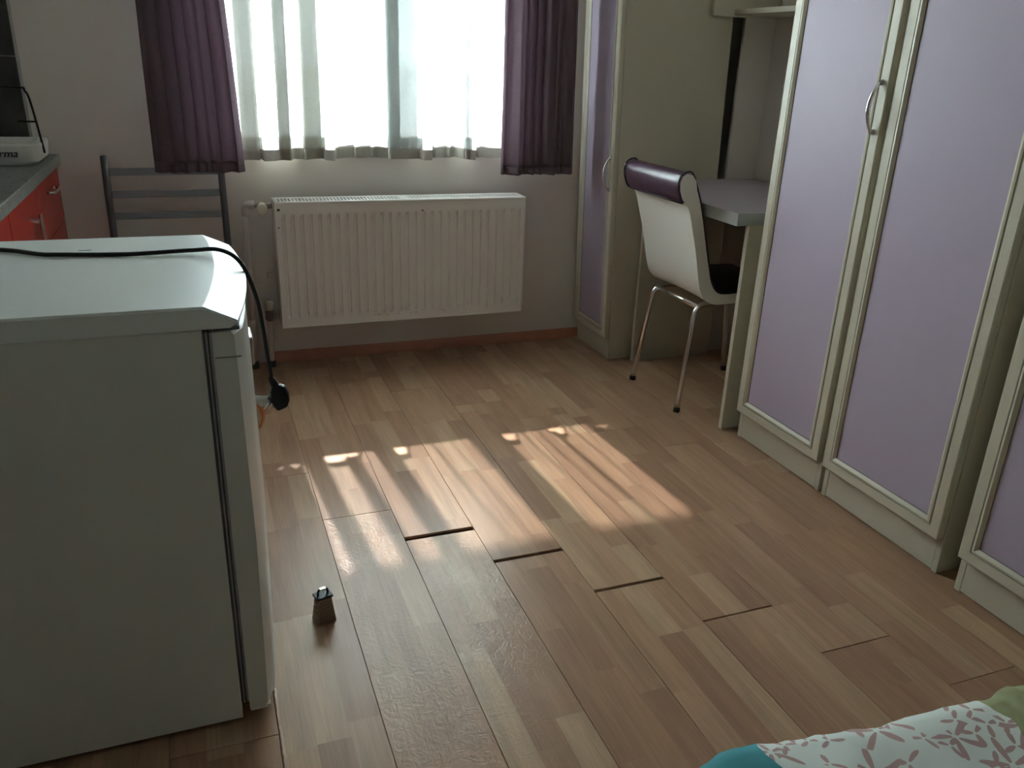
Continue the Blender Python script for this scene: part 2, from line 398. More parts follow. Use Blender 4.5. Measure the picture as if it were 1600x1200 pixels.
# outdoors
struct('ground_outdoor', box(-40, 40, YW+WT, 90, -0.30, -0.10), 'conc', label='pale sunlit yard outside the window')
struct('balcony_above', box(-2.0, 3.2, YW+WT, 4.75, 2.78, 2.95), 'conc', label='concrete balcony slab above the window')
fn = thing('garden_fence', 'white railed fence glimpsed through the sheer curtain', 'fence', (3.0, 14.0, -0.10))
for z in (0.25, 0.62, 0.70, 1.0):
    obj('rail', box(-7, 7, -0.02, 0.02, z, z+0.05, bev=0.006), 'fence', fn)
for i in range(15):
    obj('post', box(-7+i-0.04, -7+i+0.04, 0.02, 0.10, 0, 1.12, bev=0.01), 'fence', fn)

# ------------------------------------------------------------------ curtains
def drape(path_b, path_t, z0, z1, nz=26, wob=0.004, seed=0, zpow=1.0):
    """sheet hanging between two plan polylines; returns bmesh"""
    bm = bmesh.new(); rows = []
    for i in range(nz+1):
        t = i/nz; z = z0 + (z1-z0)*t
        row = []
        for a, b_ in zip(path_b, path_t):
            x = a[0]+(b_[0]-a[0])*t**zpow; y = a[1]+(b_[1]-a[1])*t**zpow
            x += wob*mnoise.noise(Vector((a[0]*9, z*2.2, seed)))
            y += wob*mnoise.noise(Vector((a[0]*9, z*2.2, seed+7)))
            row.append(bm.verts.new((x, y, z)))
        rows.append(row)
    for i in range(nz):
        for j in range(len(path_b)-1):
            bm.faces.new((rows[i][j], rows[i][j+1], rows[i+1][j+1], rows[i+1][j]))
    return bm
def dense(pts, k=7):
    return [(p.x, p.y) for p in smoothpath([(x, y, 0) for x, y in pts], k)]
def solidify(o, t):
    md = o.modifiers.new('thickness', 'SOLIDIFY'); md.thickness = t; md.offset = 0
# sheer: a single layer that doubles back on itself in flat folds
W_, R_ = 3.384, 3.292   # next to the wall / bulging into the room
sh_b = []; in_band = []
def single(*p): sh_b.extend(p); in_band.extend([0]*len(p))
def band(x0, x1, n, ya, yb, mi=1):
    """n layers folded flat over each other between x0 and x1"""
    for i in range(n):
        y = ya + (yb-ya)*i/max(1, n-1); e = 0.003*((i*7) % 3 - 1)
        a, b_ = (x0+e, x1+e) if i % 2 == 0 else (x1+e, x0+e)
        sh_b.extend([(a+(b_-a)*t, y + 0.003*math.sin(t*5+i)) for t in (0.05, 0.35, 0.65, 0.95)]); in_band.extend([mi]*4)
single((0.10, 3.345), (0.135, 3.350), (0.160, 3.345))
band(0.176, 0.244, 3, 3.330, 3.376)
single((0.250, 3.330), (0.254, 3.296), (0.270, 3.290), (0.292, 3.292))
band(0.307, 0.353, 3, 3.296, 3.318)
single((0.358, 3.335), (0.370, 3.372), (0.390, 3.378))
band(0.404, 0.478, 3, 3.376, 3.340)
single((0.478, 3.300), (0.486, 3.288), (0.512, 3.290), (0.520, 3.335), (0.535, 3.376), (0.57, W_))
band(0.602, 0.610, 3, 3.386, 3.376, 0)
single((0.64, W_), (0.655, 3.384))
band(0.668, 0.674, 3, 3.386, 3.376, 0)
single((0.69, 3.384), (0.712, 3.382))
band(0.732, 0.862, 3, 3.378, 3.340, 2)
single((0.862, 3.300), (0.872, 3.288), (0.898, 3.290), (0.906, 3.335), (0.918, 3.372))
band(0.928, 0.936, 3, 3.386, 3.376, 0)
single((0.955, 3.384), (0.965, W_))
band(0.985, 0.994, 3, 3.386, 3.376, 0)
single((1.005, 3.384), (1.020, 3.382))
band(1.038, 1.058, 3, 3.316, 3.290, 2)
single((1.064, 3.288), (1.082, 3.292), (1.090, 3.345), (1.10, 3.376))
band(1.112, 1.119, 3, 3.386, 3.376, 0)
single((1.135, 3.384), (1.15, 3.382), (1.175, 3.375), (1.21, 3.360), (1.28, 3.350))
random.seed(3)
sh_t = [(x + random.uniform(-0.006, 0.006) + (0.012 if x < 0.5 else 0), 3.345 + (y-3.345)*0.7) for x, y in sh_b]
HEM0, HEM1 = 0.834, 0.874
db, dt = dense(sh_b, 5), dense(sh_t, 5)
hm_t = [(a[0]+(b_[0]-a[0])*(HEM1-HEM0)/1.42, a[1]+(b_[1]-a[1])*(HEM1-HEM0)/1.42) for a, b_ in zip(db, dt)]
sheer = thing('sheer_curtain', 'pale translucent linen sheer curtain hanging across the bright window', 'curtain', (0, 0, 0))
o = obj('sheer_panel', drape(hm_t, dt, HEM1, 2.25, 22, 0.004, 2), ('sheer', 'foldshade', 'foldshade2'), sheer, smooth=True)
for i, p in enumerate(o.data.polygons):      # folded parts get darker, denser cloth that paints in the folds' shade
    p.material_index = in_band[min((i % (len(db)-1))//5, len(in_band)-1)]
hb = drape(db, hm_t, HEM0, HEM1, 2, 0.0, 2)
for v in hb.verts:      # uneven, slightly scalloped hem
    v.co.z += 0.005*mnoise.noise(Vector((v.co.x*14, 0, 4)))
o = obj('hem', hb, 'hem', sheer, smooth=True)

def folds(bounds, y0, amp, n=8, seed=0, over=0.010):
    """plan polyline with one soft bulge towards the room between each pair of creases"""
    pts = []; rr = random.Random(seed)
    for i in range(len(bounds)-1):
        a, b_ = bounds[i], bounds[i+1]; A = amp*rr.uniform(0.65, 1.2)*min(1.3, (b_-a)/0.05)
        for j in range(n):
            t = j/n
            x = a + (b_-a)*t + over*math.sin(2*math.pi*t)*(1 if (b_-a) > 0.03 else 0)
            pts.append((x, y0 - A*math.sin(math.pi*t)**0.8))
    pts.append((bounds[-1], y0)); return pts
ZH = 2.25
pl = folds([-0.128, -0.085, -0.042, 0.005, 0.045, 0.071, 0.132, 0.179], 3.275, 0.040, seed=1)
pt = folds([-0.128, -0.10, -0.055, -0.010, 0.02, 0.045, 0.085, 0.115], 3.275, 0.034, seed=1)
cl = thing('drape_curtain', 'dusty purple drape on the left of the window above the metal chair', 'curtain', group='purple drapes flanking the window')
o = obj('drape_panel', drape(pl, pt, 0.800, ZH, 26, 0.004, 11), 'purple', cl, smooth=True); solidify(o, 0.0015)
hpts = lambda P: [(x, y-0.0016) for x, y in P]
o = obj('hem', drape(hpts(pl), hpts([(a[0]+(b_[0]-a[0])*0.03, a[1]+(b_[1]-a[1])*0.03) for a, b_ in zip(pl, pt)]), 0.799, 0.838, 3, 0.004, 11), 'purple', cl, smooth=True); solidify(o, 0.0012)
pl = folds([1.187, 1.203, 1.282, 1.297, 1.335, 1.372, 1.43, 1.456, 1.508], 3.275, 0.040, seed=5)
pt = folds([1.175, 1.200, 1.270, 1.282, 1.32, 1.35, 1.40, 1.43, 1.470], 3.275, 0.036, seed=5)
cr_ = thing('drape_curtain', 'dusty purple drape on the right of the window beside the tall cabinet', 'curtain', group='purple drapes flanking the window')
o = obj('drape_panel', drape(pl, pt, 0.778, ZH, 26, 0.004, 21), 'purple', cr_, smooth=True); solidify(o, 0.0015)
o = obj('hem', drape(hpts(pl), hpts([(a[0]+(b_[0]-a[0])*0.03, a[1]+(b_[1]-a[1])*0.03) for a, b_ in zip(pl, pt)]), 0.777, 0.812, 3, 0.004, 21), 'purple', cr_, smooth=True); solidify(o, 0.0012)
rod = thing('curtain_rod', 'metal curtain rod above the window', 'rod', (0, 0, 0))
obj('pole', tube(bmesh.new(), [(-0.25, 3.30, 2.27), (1.57, 3.30, 2.27)], 0.012), 'steel', rod, True)
for x in (-0.2, 1.55):
    obj('bracket', tube(bmesh.new(), [(x, 3.30, 2.258), (x, 3.399, 2.25)], 0.007), 'steel', rod)

# ------------------------------------------------------------------ radiator
RX0, RX1, RZ0, RZ1, RY = 0.272, 1.286, 0.192, 0.690, 3.240
rad = thing('radiator', 'cream ribbed panel radiator on the wall under the window', 'radiator', ((RX0+RX1)/2, 3.31, RZ0))
ox, oy, oz = rad.location
def RB(x0, x1, y0, y1, z0, z1, b=0.0): return box(x0-ox, x1-ox, y0-oy, y1-oy, z0-oz, z1-oz, bev=b)
bm = bmesh.new(); NR = 29; x0r, x1r = RX0+0.012, RX1-0.008
xs = [RX0+0.004]
for i in range(NR):
    c0 = x0r + (x1r-x0r)*(i+0.5)/NR; p = (x1r-x0r)/NR
    xs += [c0-0.22*p, c0-0.10*p, c0+0.10*p, c0+0.22*p]
xs.append(RX1-0.004)
zs = [RZ0+0.006, RZ0+0.036, RZ0+0.050, RZ1-0.062, RZ1-0.048, RZ1-0.006]
grid = []
for zi, z in enumerate(zs):
    row = []
    for xi, x in enumerate(xs):
        d = 0.0
        if 0 < xi < len(xs)-1 and (xi-1) % 4 in (1, 2) and zi in (2, 3): d = 0.011
        row.append(bm.verts.new((x-ox, RY+d-oy, z-oz)))
    grid.append(row)
for i in range(len(zs)-1):
    for j in range(len(xs)-1): bm.faces.new((grid[i][j], grid[i][j+1], grid[i+1][j+1], grid[i+1][j]))
obj('ribbed_panel', bm, 'rad', rad)
obj('rear_panel', RB(RX0+0.01, RX1-0.01, 3.335, 3.350, RZ0+0.01, RZ1-0.03, 0.003), 'rad', rad)
for a, b_ in ((RX0-0.002, RX0+0.005), (RX1-0.005, RX1+0.002)):
    obj('side_cover', RB(a, b_, RY-0.004, 3.352, RZ0, RZ1, 0.002), 'rad', rad)
obj('bottom_lip', RB(RX0, RX1, RY-0.003, RY+0.012, RZ0, RZ0+0.007, 0.002), 'rad', rad)
bm = bmesh.new()
bx(bm, RX0-ox, RX1-ox, RY-0.004-oy, RY+0.018-oy, RZ1-0.008-oz, RZ1-oz, 0.002); bx(bm, RX0-ox, RX1-ox, 3.325-oy, 3.352-oy, RZ1-0.008-oz, RZ1-oz, 0.002)
nsl = 74
for i in range(nsl+1):
    xc = RX0 + 0.012 + (RX1-RX0-0.024)*i/nsl
    bx(bm, xc-0.0032-ox, xc+0.0032-ox, RY+0.018-oy, 3.325-oy, RZ1-0.006-oz, RZ1-0.0005-oz)
bx(bm, RX0-ox, RX0+0.016-ox, RY+0.018-oy, 3.325-oy, RZ1-0.006-oz, RZ1-oz); bx(bm, RX1-0.016-ox, RX1-ox, RY+0.018-oy, 3.325-oy, RZ1-0.006-oz, RZ1-oz)
bx(bm, (RX0+RX1)/2-0.02-ox, (RX0+RX1)/2+0.02-ox, RY+0.018-oy, 3.325-oy, RZ1-0.005-oz, RZ1-0.0002-oz)
obj('grille', bm, 'rad', rad)
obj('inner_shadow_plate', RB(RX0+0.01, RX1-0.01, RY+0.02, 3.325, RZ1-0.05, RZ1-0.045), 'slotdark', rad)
for x in (RX0+0.2, RX1-0.2):
    obj('wall_bracket', RB(x-0.02, x+0.02, 3.35, YW-0.002, RZ0+0.08, RZ1-0.1), 'rad', rad)
rr = random.Random(9)
for i in range(26):   # flaked paint along the lower edge
    xx = rr.choice((rr.uniform(0.62, 0.82), rr.uniform(0.62, 0.86), rr.uniform(0.9, 1.15))); zz = RZ0 + 0.030 + rr.uniform(-0.004, 0.02)
    obj('paint_flake', RB(xx, xx+rr.uniform(0.004, 0.011), RY-0.0012, RY+0.001, zz, zz+rr.uniform(0.002, 0.005)), 'pipe', rad)
for xx, zz, a, b_ in ((RX0+0.008, RZ1-0.034, 0.010, 0.008), (RX0+0.008, RZ1-0.10, 0.004, 0.006), (0.842, RZ1-0.048, 0.006, 0.005)):
    obj('paint_chip', RB(xx, xx+a, RY-0.0012, RY+0.001, zz, zz+b_), 'slotdark', rad)

# pipes
pp = thing('heating_pipe', 'cream heating riser pipe with round thermostat knob left of the radiator', 'pipe', (0.166, 3.345, 0))
P = lambda *a: [(x-0.166, y-3.345, z) for x, y, z in a]
obj('riser', tube(bmesh.new(), P((0.158, 3.345, 0.0), (0.166, 3.345, 0.30), (0.172, 3.345, 0.645)), 0.0125, 12), 'pipe', pp, True)
obj('elbow', tube(bmesh.new(), smoothpath(P((0.172, 3.345, 0.625), (0.173, 3.345, 0.652), (0.182, 3.342, 0.663), (0.205, 3.340, 0.665)), 4), 0.0165, 12), 'pipe', pp, True)
obj('coupling', tube(bmesh.new(), P((0.159, 3.345, 0.175), (0.160, 3.345, 0.205)), 0.0155, 12), 'pipe', pp, True)
obj('valve_body', tube(bmesh.new(), P((0.205, 3.340, 0.665), (0.217, 3.338, 0.665), (0.219, 3.338, 0.665), (0.262, 3.33, 0.662), (0.2695, 3.33, 0.662)), [0.010, 0.010, 0.013, 0.013, 0.010], 8), 'brass', pp)
obj('thermostat_knob', tube(bmesh.new(), P((0.231, 3.335, 0.662), (0.231, 3.32, 0.660), (0.231, 3.318, 0.660), (0.230, 3.284, 0.657), (0.230, 3.280, 0.657)), [0.012, 0.012, 0.0185, 0.0195, 0.017], 16), 'knob', pp, True)
obj('floor_collar', tube(bmesh.new(), P((0.157, 3.345, 0.0), (0.157, 3.345, 0.028)), [0.021, 0.0175], 12), 'slotdark', pp, True)
obj('clamp', tube(bmesh.new(), P((0.167, 3.33, 0.36), (0.20, 3.345, 0.362)), 0.006, 8), 'pipe', pp, True)
p2 = thing('return_pipe', 'short cream return pipe with tarnished valve under the radiator corner', 'pipe', (0.235, 3.345, 0))
P = lambda *a: [(x-0.235, y-3.345, z) for x, y, z in a]
obj('pipe_run', tube(bmesh.new(), P((0.226, 3.345, 0.0), (0.232, 3.345, 0.20)), 0.0125, 12), 'pipe', p2, True)
obj('valve_body', tube(bmesh.new(), P((0.232, 3.342, 0.198), (0.232, 3.342, 0.205), (0.233, 3.342, 0.238), (0.233, 3.342, 0.245)), [0.012, 0.018, 0.018, 0.013], 8), 'brass', p2)
obj('union_nut', tube(bmesh.new(), P((0.233, 3.342, 0.222), (0.252, 3.338, 0.224), (0.253, 3.338, 0.224), (0.268, 3.336, 0.225), (0.2685, 3.336, 0.225), (0.2695, 3.335, 0.226)), [0.010, 0.010, 0.015, 0.015, 0.009, 0.009], 6), 'brass', p2)
obj('valve_cap', tube(bmesh.new(), P((0.233, 3.342, 0.243), (0.233, 3.342, 0.275), (0.233, 3.342, 0.280)), [0.0165, 0.0175, 0.014], 14), 'knob', p2, True)
obj('floor_collar', tube(bmesh.new(), P((0.225, 3.345, 0.0), (0.225, 3.345, 0.026)), [0.021, 0.0165], 12), 'slotdark', p2, True)
wk = tag(obj('wall_plug', tube(bmesh.new(), [(0, 0.0, 0), (0, -0.012, 0), (0, -0.016, 0)], [0.010, 0.010, 0.006], 12), 'pipe', None, True, (0.247, 3.399, 0.375)), 'small painted plug in the wall between the pipes', 'plug')

# ------------------------------------------------------------------ wardrobe-type doors
def frame_door(name, parent, wy, hz, thick, fw_=0.056):
    """door in the y-z plane, front face at local x=-thick, hinge origin at (0,0,0); mitred, grooved frame with inset panel"""
    # profile across the frame, from outer edge inwards: (distance, front x)
    prof = [(0.0, 0.0), (0.0, -thick+0.003), (0.003, -thick), (0.030, -thick), (0.0304, -thick+0.004), (0.0338, -thick+0.004), (0.0344, -thick-0.001), (0.040, -thick-0.002), (0.049, -thick+0.004), (0.0510, -thick+0.009), (fw_, -thick+0.009)]
    bm = bmesh.new(); loops = []
    for d, x in prof:
        loops.append([bm.verts.new((x, y, z)) for y, z in ((d, d), (wy-d, d), (wy-d, hz-d), (d, hz-d))])
    for i in range(len(prof)-1):
        for k in range(4):
            f = bm.faces.new((loops[i][k], loops[i][(k+1) % 4], loops[i+1][(k+1) % 4], loops[i+1][k]))
            if i in (4, 8): f.material_index = 1
    bm.faces.new(loops[0])
    d = obj(name, bm, ('cream', 'creamd'), parent)
    obj('door_panel', box(-thick+0.006, -0.001, fw_-0.006, wy-fw_+0.006, fw_-0.006, hz-fw_+0.006), 'lilac', d)
    return d
def bow_handle(parent, y, z, L, xo, twist=True):
    """bow handle standing off towards -x"""
    bm = bmesh.new(); pts = []; rad_ = []
    for i in range(65):
        t = i/64; a = math.pi*t
        pts.append((xo - 0.006 - 0.024*math.sin(a)**0.8, y, z + L*(t-0.5))); rad_.append(0.0042 + 0.0015*math.sin(a) + (0.0007*math.sin(t*150) if t < 0.5 else 0))
    tube(bm, pts, rad_, 10)
    h_ = obj('handle', bm, 'chrome', parent, True)
    for s in (-1, 1):
        obj('handle_foot', tube(bmesh.new(), [(xo+0.001, y, z+s*L/2), (xo-0.008, y, z+s*L/2)], [0.0085, 0.006], 12), 'chrome', parent, True)
    return h_
def wardrobe(y0, y1, zt, label, handle_side=None, xf=1.728, depth=0.535, xoff=0.0):
    W = y1-y0
    t = thing('wardrobe', label, 'wardrobe', (xf+xoff, y0, 0), 0, 'cream and lilac wardrobes along the right wall')
    obj('side_panel', box(0.0, depth, 0.0005, 0.018, 0, zt, bev=0.0008), 'cream', t)
    obj('side_panel', box(0.0, depth, W-0.018, W-0.0005, 0, zt, bev=0.0008), 'cream', t)
    obj('top_panel', box(0, depth, 0.018, W-0.018, zt-0.018, zt), 'cream', t)
    obj('bottom_panel', box(0, depth, 0.018, W-0.018, 0.085, 0.103), 'cream', t)
    obj('back_panel', box(depth-0.006, depth, 0.018, W-0.018, 0.103, zt-0.018), 'cream', t)
    obj('plinth', box(0.0008, 0.018, 0.0185, W-0.0185, 0.003, 0.085, bev=0.0008), 'cream', t)
    d = frame_door('door', t, W-0.007, zt-0.105, 0.021)
    d.location = (-0.0015, 0.004, 0.101)
    if handle_side: bow_handle(d, handle_side, 1.035, 0.125, -0.021)
    return t
wardrobe(1.780, 2.210, 2.12, 'cream wardrobe with lilac door and bow handle, next to the desk', handle_side=0.024)
wardrobe(1.316, 1.766, 2.12, 'cream wardrobe with plain lilac door, middle one of three')
wardrobe(0.800, 1.252, 2.12, 'cream wardrobe with lilac door, nearest the bed at the right edge', xoff=-0.008)

# tall narrow cabinet in the corner, leaning slightly towards the window
tc_ = thing('tall_cabinet', 'tall narrow cream cabinet with lilac door in the corner by the window', 'cabinet', (1.633, 3.05, 0))
tc_.rotation_euler = (0, -0.028, 0)
D_, Wc, Ht = 0.474, 0.325, 2.12
obj('side_panel', box(0, D_, 0, 0.018, 0, Ht, bev=0.0008), 'cream', tc_)
obj('side_panel', box(0, D_, Wc-0.018, Wc, 0, Ht, bev=0.0008), 'cream', tc_)
obj('top_panel', box(0, D_, 0.018, Wc-0.018, Ht-0.018, Ht), 'cream', tc_)
obj('bottom_panel', box(0, D_, 0.018, Wc-0.018, 0.085, 0.103), 'cream', tc_)
obj('back_panel', box(D_-0.006, D_, 0.018, Wc-0.018, 0.103, Ht-0.018), 'cream', tc_)
obj('plinth', box(0.0008, 0.018, 0.0185, Wc-0.0185, 0.003, 0.085), 'cream', tc_)
d = frame_door('door', tc_, Wc-0.006, Ht-0.105, 0.021); d.location = (-0.0015, 0.003, 0.101)
bow_handle(d, 0.024, 0.70, 0.125, -0.021)

# ------------------------------------------------------------------ desk and hutch shelf
dk = thing('desk', 'built-in desk with lilac top and cream side panels between cabinet and wardrobe', 'desk', (1.70, 2.27, 0))
dx, dy = 1.70, 2.27
poly = [(1.652, 2.270), (1.650, 2.520), (1.690, 2.80), (1.735, 2.995), (1.76, 3.043), (2.270, 3.043), (2.270, 2.270)]
def slab(poly, z0, z1):
    bm = bmesh.new()
    a = [bm.verts.new((x-dx, y-dy, z0)) for x, y in poly]; b_ = [bm.verts.new((x-dx, y-dy, z1)) for x, y in poly]
    bm.faces.new(a[::-1]); bm.faces.new(b_)
    for i in range(len(poly)): bm.faces.new((a[i], a[(i+1) % len(poly)], b_[(i+1) % len(poly)], b_[i]))
    return bm
obj('desk_top', slab(poly, 0.738, 0.778), 'desktop', dk)
bm = bmesh.new()
ep = poly[-1:] + poly[:5]
for (a, b_) in zip(ep[:-1], ep[1:]):
    n_ = Vector((b_[1]-a[1], a[0]-b_[0], 0)).normalized()*(-0.0015)
    q = []
    for pz, off in ((0.7375, 0), (0.7785, 0), (0.7785, 1), (0.7375, 1)):
        q.append([bm.verts.new((p[0]-dx+n_.x*off, p[1]-dy+n_.y*off, pz)) for p in (a, b_)])
    for i in range(4): bm.faces.new((q[i][0], q[i][1], q[(i+1) % 4][1], q[(i+1) % 4][0]))
obj('edge_band', bm, 'deskedge', dk)
obj('side_panel', box(0.0, 0.560, 0.000, 0.018, 0, 0.738, bev=0.001), 'cream', dk)
obj('side_panel', box(0.028, 0.42, 0.735, 0.753, 0, 0.738, bev=0.001), 'cream', dk)
obj('rear_rail', box(0.53, 0.545, 0.018, 0.735, 0.40, 0.738), 'cream', dk)
hs = thing('wall_shelf', 'cream shelf unit above the desk next to the tall cabinet', 'shelf', (2.06, 3.03, 1.415))
obj('side_panel', box(-0.10, 0.21, -0.005, 0.013, -0.008, 0.50, bev=0.001), 'cream', hs)
obj('shelf_board', box(-0.006, 0.21, -0.80, -0.005, 0.0, 0.019, bev=0.001), 'cream', hs)
obj('shelf_board', box(-0.006, 0.21, -0.80, -0.005, 0.48, 0.499, bev=0.001), 'cream', hs)
obj('side_panel', box(-0.006, 0.21, -0.818, -0.80, -0.008, 0.50, bev=0.001), 'cream', hs)

# ------------------------------------------------------------------ leatherette chair (faces the desk)
ch = thing('dining_chair', 'chrome-legged chair with white leatherette back and purple rolled top at the desk', 'chair', (1.70, 2.635, 0))
cx, cy = 1.70, 2.635
HW = 0.190
back = [(1.545, 0.800), (1.575, 0.760), (1.598, 0.690), (1.622, 0.610), (1.645, 0.515), (1.664, 0.460), (1.695, 0.428), (1.75, 0.415), (1.88, 0.420), (2.04, 0.425), (2.08, 0.432)]
front = [(1.595, 0.835), (1.618, 0.785), (1.640, 0.715), (1.662, 0.635), (1.685, 0.555), (1.703, 0.500), (1.735, 0.462), (1.79, 0.456), (1.90, 0.462), (2.04, 0.462), (2.085, 0.446)]
def strip(path, y0, y1, ny=9, bulge=0.0, sgn=1):
    P_ = smoothpath([(x, 0, z) for x, z in path], 4); bm = bmesh.new(); rows = []
    for i, p in enumerate(P_):
        t = (P_[min(i+1, len(P_)-1)]-P_[max(i-1, 0)]).normalized(); n_ = Vector((t.z, 0, -t.x))*sgn
        row = []
        for j in range(ny):
            s = -1+2*j/(ny-1)
            q = p + n_*bulge*(1-s*s)
            row.append(bm.verts.new((q.x-cx, (y0+y1)/2 + s*(y1-y0)/2 - cy, q.z)))
        rows.append(row)
    for i in range(len(rows)-1):
        for j in range(ny-1): bm.faces.new((rows[i][j], rows[i][j+1], rows[i+1][j+1], rows[i+1][j]))
    return bm, rows
yA, yB = cy-HW, cy+HW
bmA, ra = strip(back, yA, yB, 11, 0.006, -1)
# white shell: back skin + side walls up to the front skin
Pf = smoothpath([(x, 0, z) for x, z in front], 4)
for side in (0, -1):
    col = []
    for i, p in enumerate(Pf): col.append(bmA.verts.new((p.x-cx, (yA if side == 0 else yB)-cy, p.z)))
    for i in range(len(Pf)-1): bmA.faces.new((ra[i][side], ra[i+1][side], col[i+1], col[i]))
shell = soft(obj('back_shell', bmA, 'leatherw', ch), 50)
bmF, rf = strip(front, yA+0.004, yB-0.004, 11, 0.008, -1)
soft(obj('seat_cushion', bmF, 'leatherk', ch), 50)
# purple rolled head: closed cross-section wrapped over the top
roll = [(1.598, 0.832), (1.590, 0.862), (1.572, 0.884), (1.548, 0.890), (1.527, 0.878), (1.519, 0.855), (1.523, 0.825), (1.535, 0.797), (1.545, 0.786), (1.556, 0.789), (1.550, 0.815), (1.560, 0.830)]
bm = bmesh.new(); secs = []
for j in range(25):
    s = -1+2*j/24; yq = cy + s*(HW+0.004)
    stitch = 0.006*math.exp(-((s+0.36)/0.03)**2) + 0.006*math.exp(-((s-0.36)/0.03)**2) + 0.010*max(0, (abs(s)-0.9)/0.1)**2
    cxr, czr = 1.555, 0.84
    secs.append([bm.verts.new((cxr+(x-cxr)*(1-stitch*9)-cx, yq-cy, czr+(z-czr)*(1-stitch*5))) for x, z in roll])
for a, b_ in zip(secs[:-1], secs[1:]):
    for k in range(len(roll)): bm.faces.new((a[k], a[(k+1) % len(roll)], b_[(k+1) % len(roll)], b_[k]))
bm.faces.new(secs[0][::-1]); f = bm.faces.new(secs[-1])
hr = soft(obj('rolled_headrest', bm, 'leatherp', ch), 50); hr['label'] = 'purple leatherette roll'
# white end caps of the roll with black piping round them
for sgn, nm in ((-1, 'end_cap'), (1, 'end_cap')):
    bm = bmesh.new(); yq = sgn*(HW+0.0045)
    a = [bm.verts.new((1.557+(x-1.557)*0.86-cx, yq, 0.838+(z-0.838)*0.9)) for x, z in roll[:10]]
    b_ = [bm.verts.new((v.co.x, yq+sgn*0.003, v.co.z)) for v in a]
    bm.faces.new(a); bm.faces.new(b_)
    for k in range(len(a)): bm.faces.new((a[k], a[(k+1) % len(a)], b_[(k+1) % len(a)], b_[k]))
    obj(nm, bm, 'leatherw', ch)
for sgn in (-1, 1):
    pth = [(1.545, sgn*(HW+0.004)+cy, 0.786)] + [(x, sgn*(HW+0.004)+cy, z) for x, z in roll[7:1:-1]] + [(1.598, sgn*(HW+0.003)+cy, 0.832)] + [(x, sgn*(HW+0.001)+cy, z) for x, z in front[1:]]
    obj('piping', tube(bmesh.new(), smoothpath([(x-cx, y-cy, z) for x, y, z in pth], 3), 0.0032, 6), 'leatherk', ch, True)
obj('piping', tube(bmesh.new(), [(1.545-cx, -HW, 0.785), (1.543-cx, 0, 0.784), (1.545-cx, HW, 0.785)], 0.003, 6), 'leatherk', ch, True)
# chrome legs
for sgn, yf in ((-1, 2.456), (1, 2.806)):
    yt = cy + sgn*0.150
    rear = smoothpath([(1.625-cx, yf-cy, 0.006), (1.648-cx, (yf+yt)/2-cy, 0.20), (1.668-cx, yt-cy+sgn*0.004, 0.355), (1.683-cx, yt-cy, 0.392), (1.715-cx, yt-cy-sgn*0.004, 0.406), (1.80-cx, yt-cy-sgn*0.008, 0.406), (1.95-cx, yt-cy-sgn*0.01, 0.408)], 5)
    lg = obj('leg', tube(bmesh.new(), rear, 0.0105, 12), 'chrome', ch, True)
    obj('foot_cap', tube(bmesh.new(), [(1.6245-cx, yf-cy, 0.0), (1.627-cx, yf-cy, 0.016)], 0.0125, 12), 'black', lg, True)
    fr = smoothpath([(2.07-cx, yf-cy, 0.006), (2.035-cx, (yf+yt)/2-cy, 0.25), (2.01-cx, yt-cy, 0.365), (1.985-cx, yt-cy, 0.402), (1.94-cx, yt-cy, 0.408)], 5)
    lg = obj('leg', tube(bmesh.new(), fr, 0.0105, 12), 'chrome', ch, True)
    obj('foot_cap', tube(bmesh.new(), [(2.07-cx, yf-cy, 0.0), (2.068-cx, yf-cy, 0.016)], 0.0125, 12), 'black', lg, True)
obj('cross_bar', tube(bmesh.new(), [(1.685-cx, -0.15, 0.399), (1.685-cx, 0.15, 0.399)], 0.009, 10), 'chrome', ch, True)

# ------------------------------------------------------------------ grey metal chair behind the fridge
mc = thing('metal_chair', 'grey metal ladder-back chair standing against the wall behind the fridge', 'chair', (-0.100, 3.268, 0))
px0, px1 = -0.195, 0.195
for sx in (px0, px1):
    obj('back_post', tube(bmesh.new(), [(sx, 0.03, 0.0), (sx, 0.02, 0.45), (sx, 0.055, 0.848), (sx, 0.056, 0.853)], [0.0125, 0.0125, 0.0125, 0.010], 12), 'chairgrey', mc, True)
    obj('leg', tube(bmesh.new(), [(sx, -0.36, 0.0), (sx, -0.34, 0.44)], 0.0125, 12), 'chairgrey', mc, True)
    obj('stretcher', tube(bmesh.new(), [(sx, 0.025, 0.2), (sx, -0.35, 0.2)], 0.008, 8), 'chairgrey', mc, True)
for z, yy in ((0.798, 0.044), (0.720, 0.038), (0.643, 0.032)):
    obj('back_slat', box(px0+0.012, px1-0.012, yy-0.004, yy+0.004, z-0.013, z+0.013, bev=0.002), 'slat', mc)
obj('seat', box(px0-0.005, px1+0.005, -0.36, 0.008, 0.43, 0.46, bev=0.008, seg=2), 'leatherk', mc)

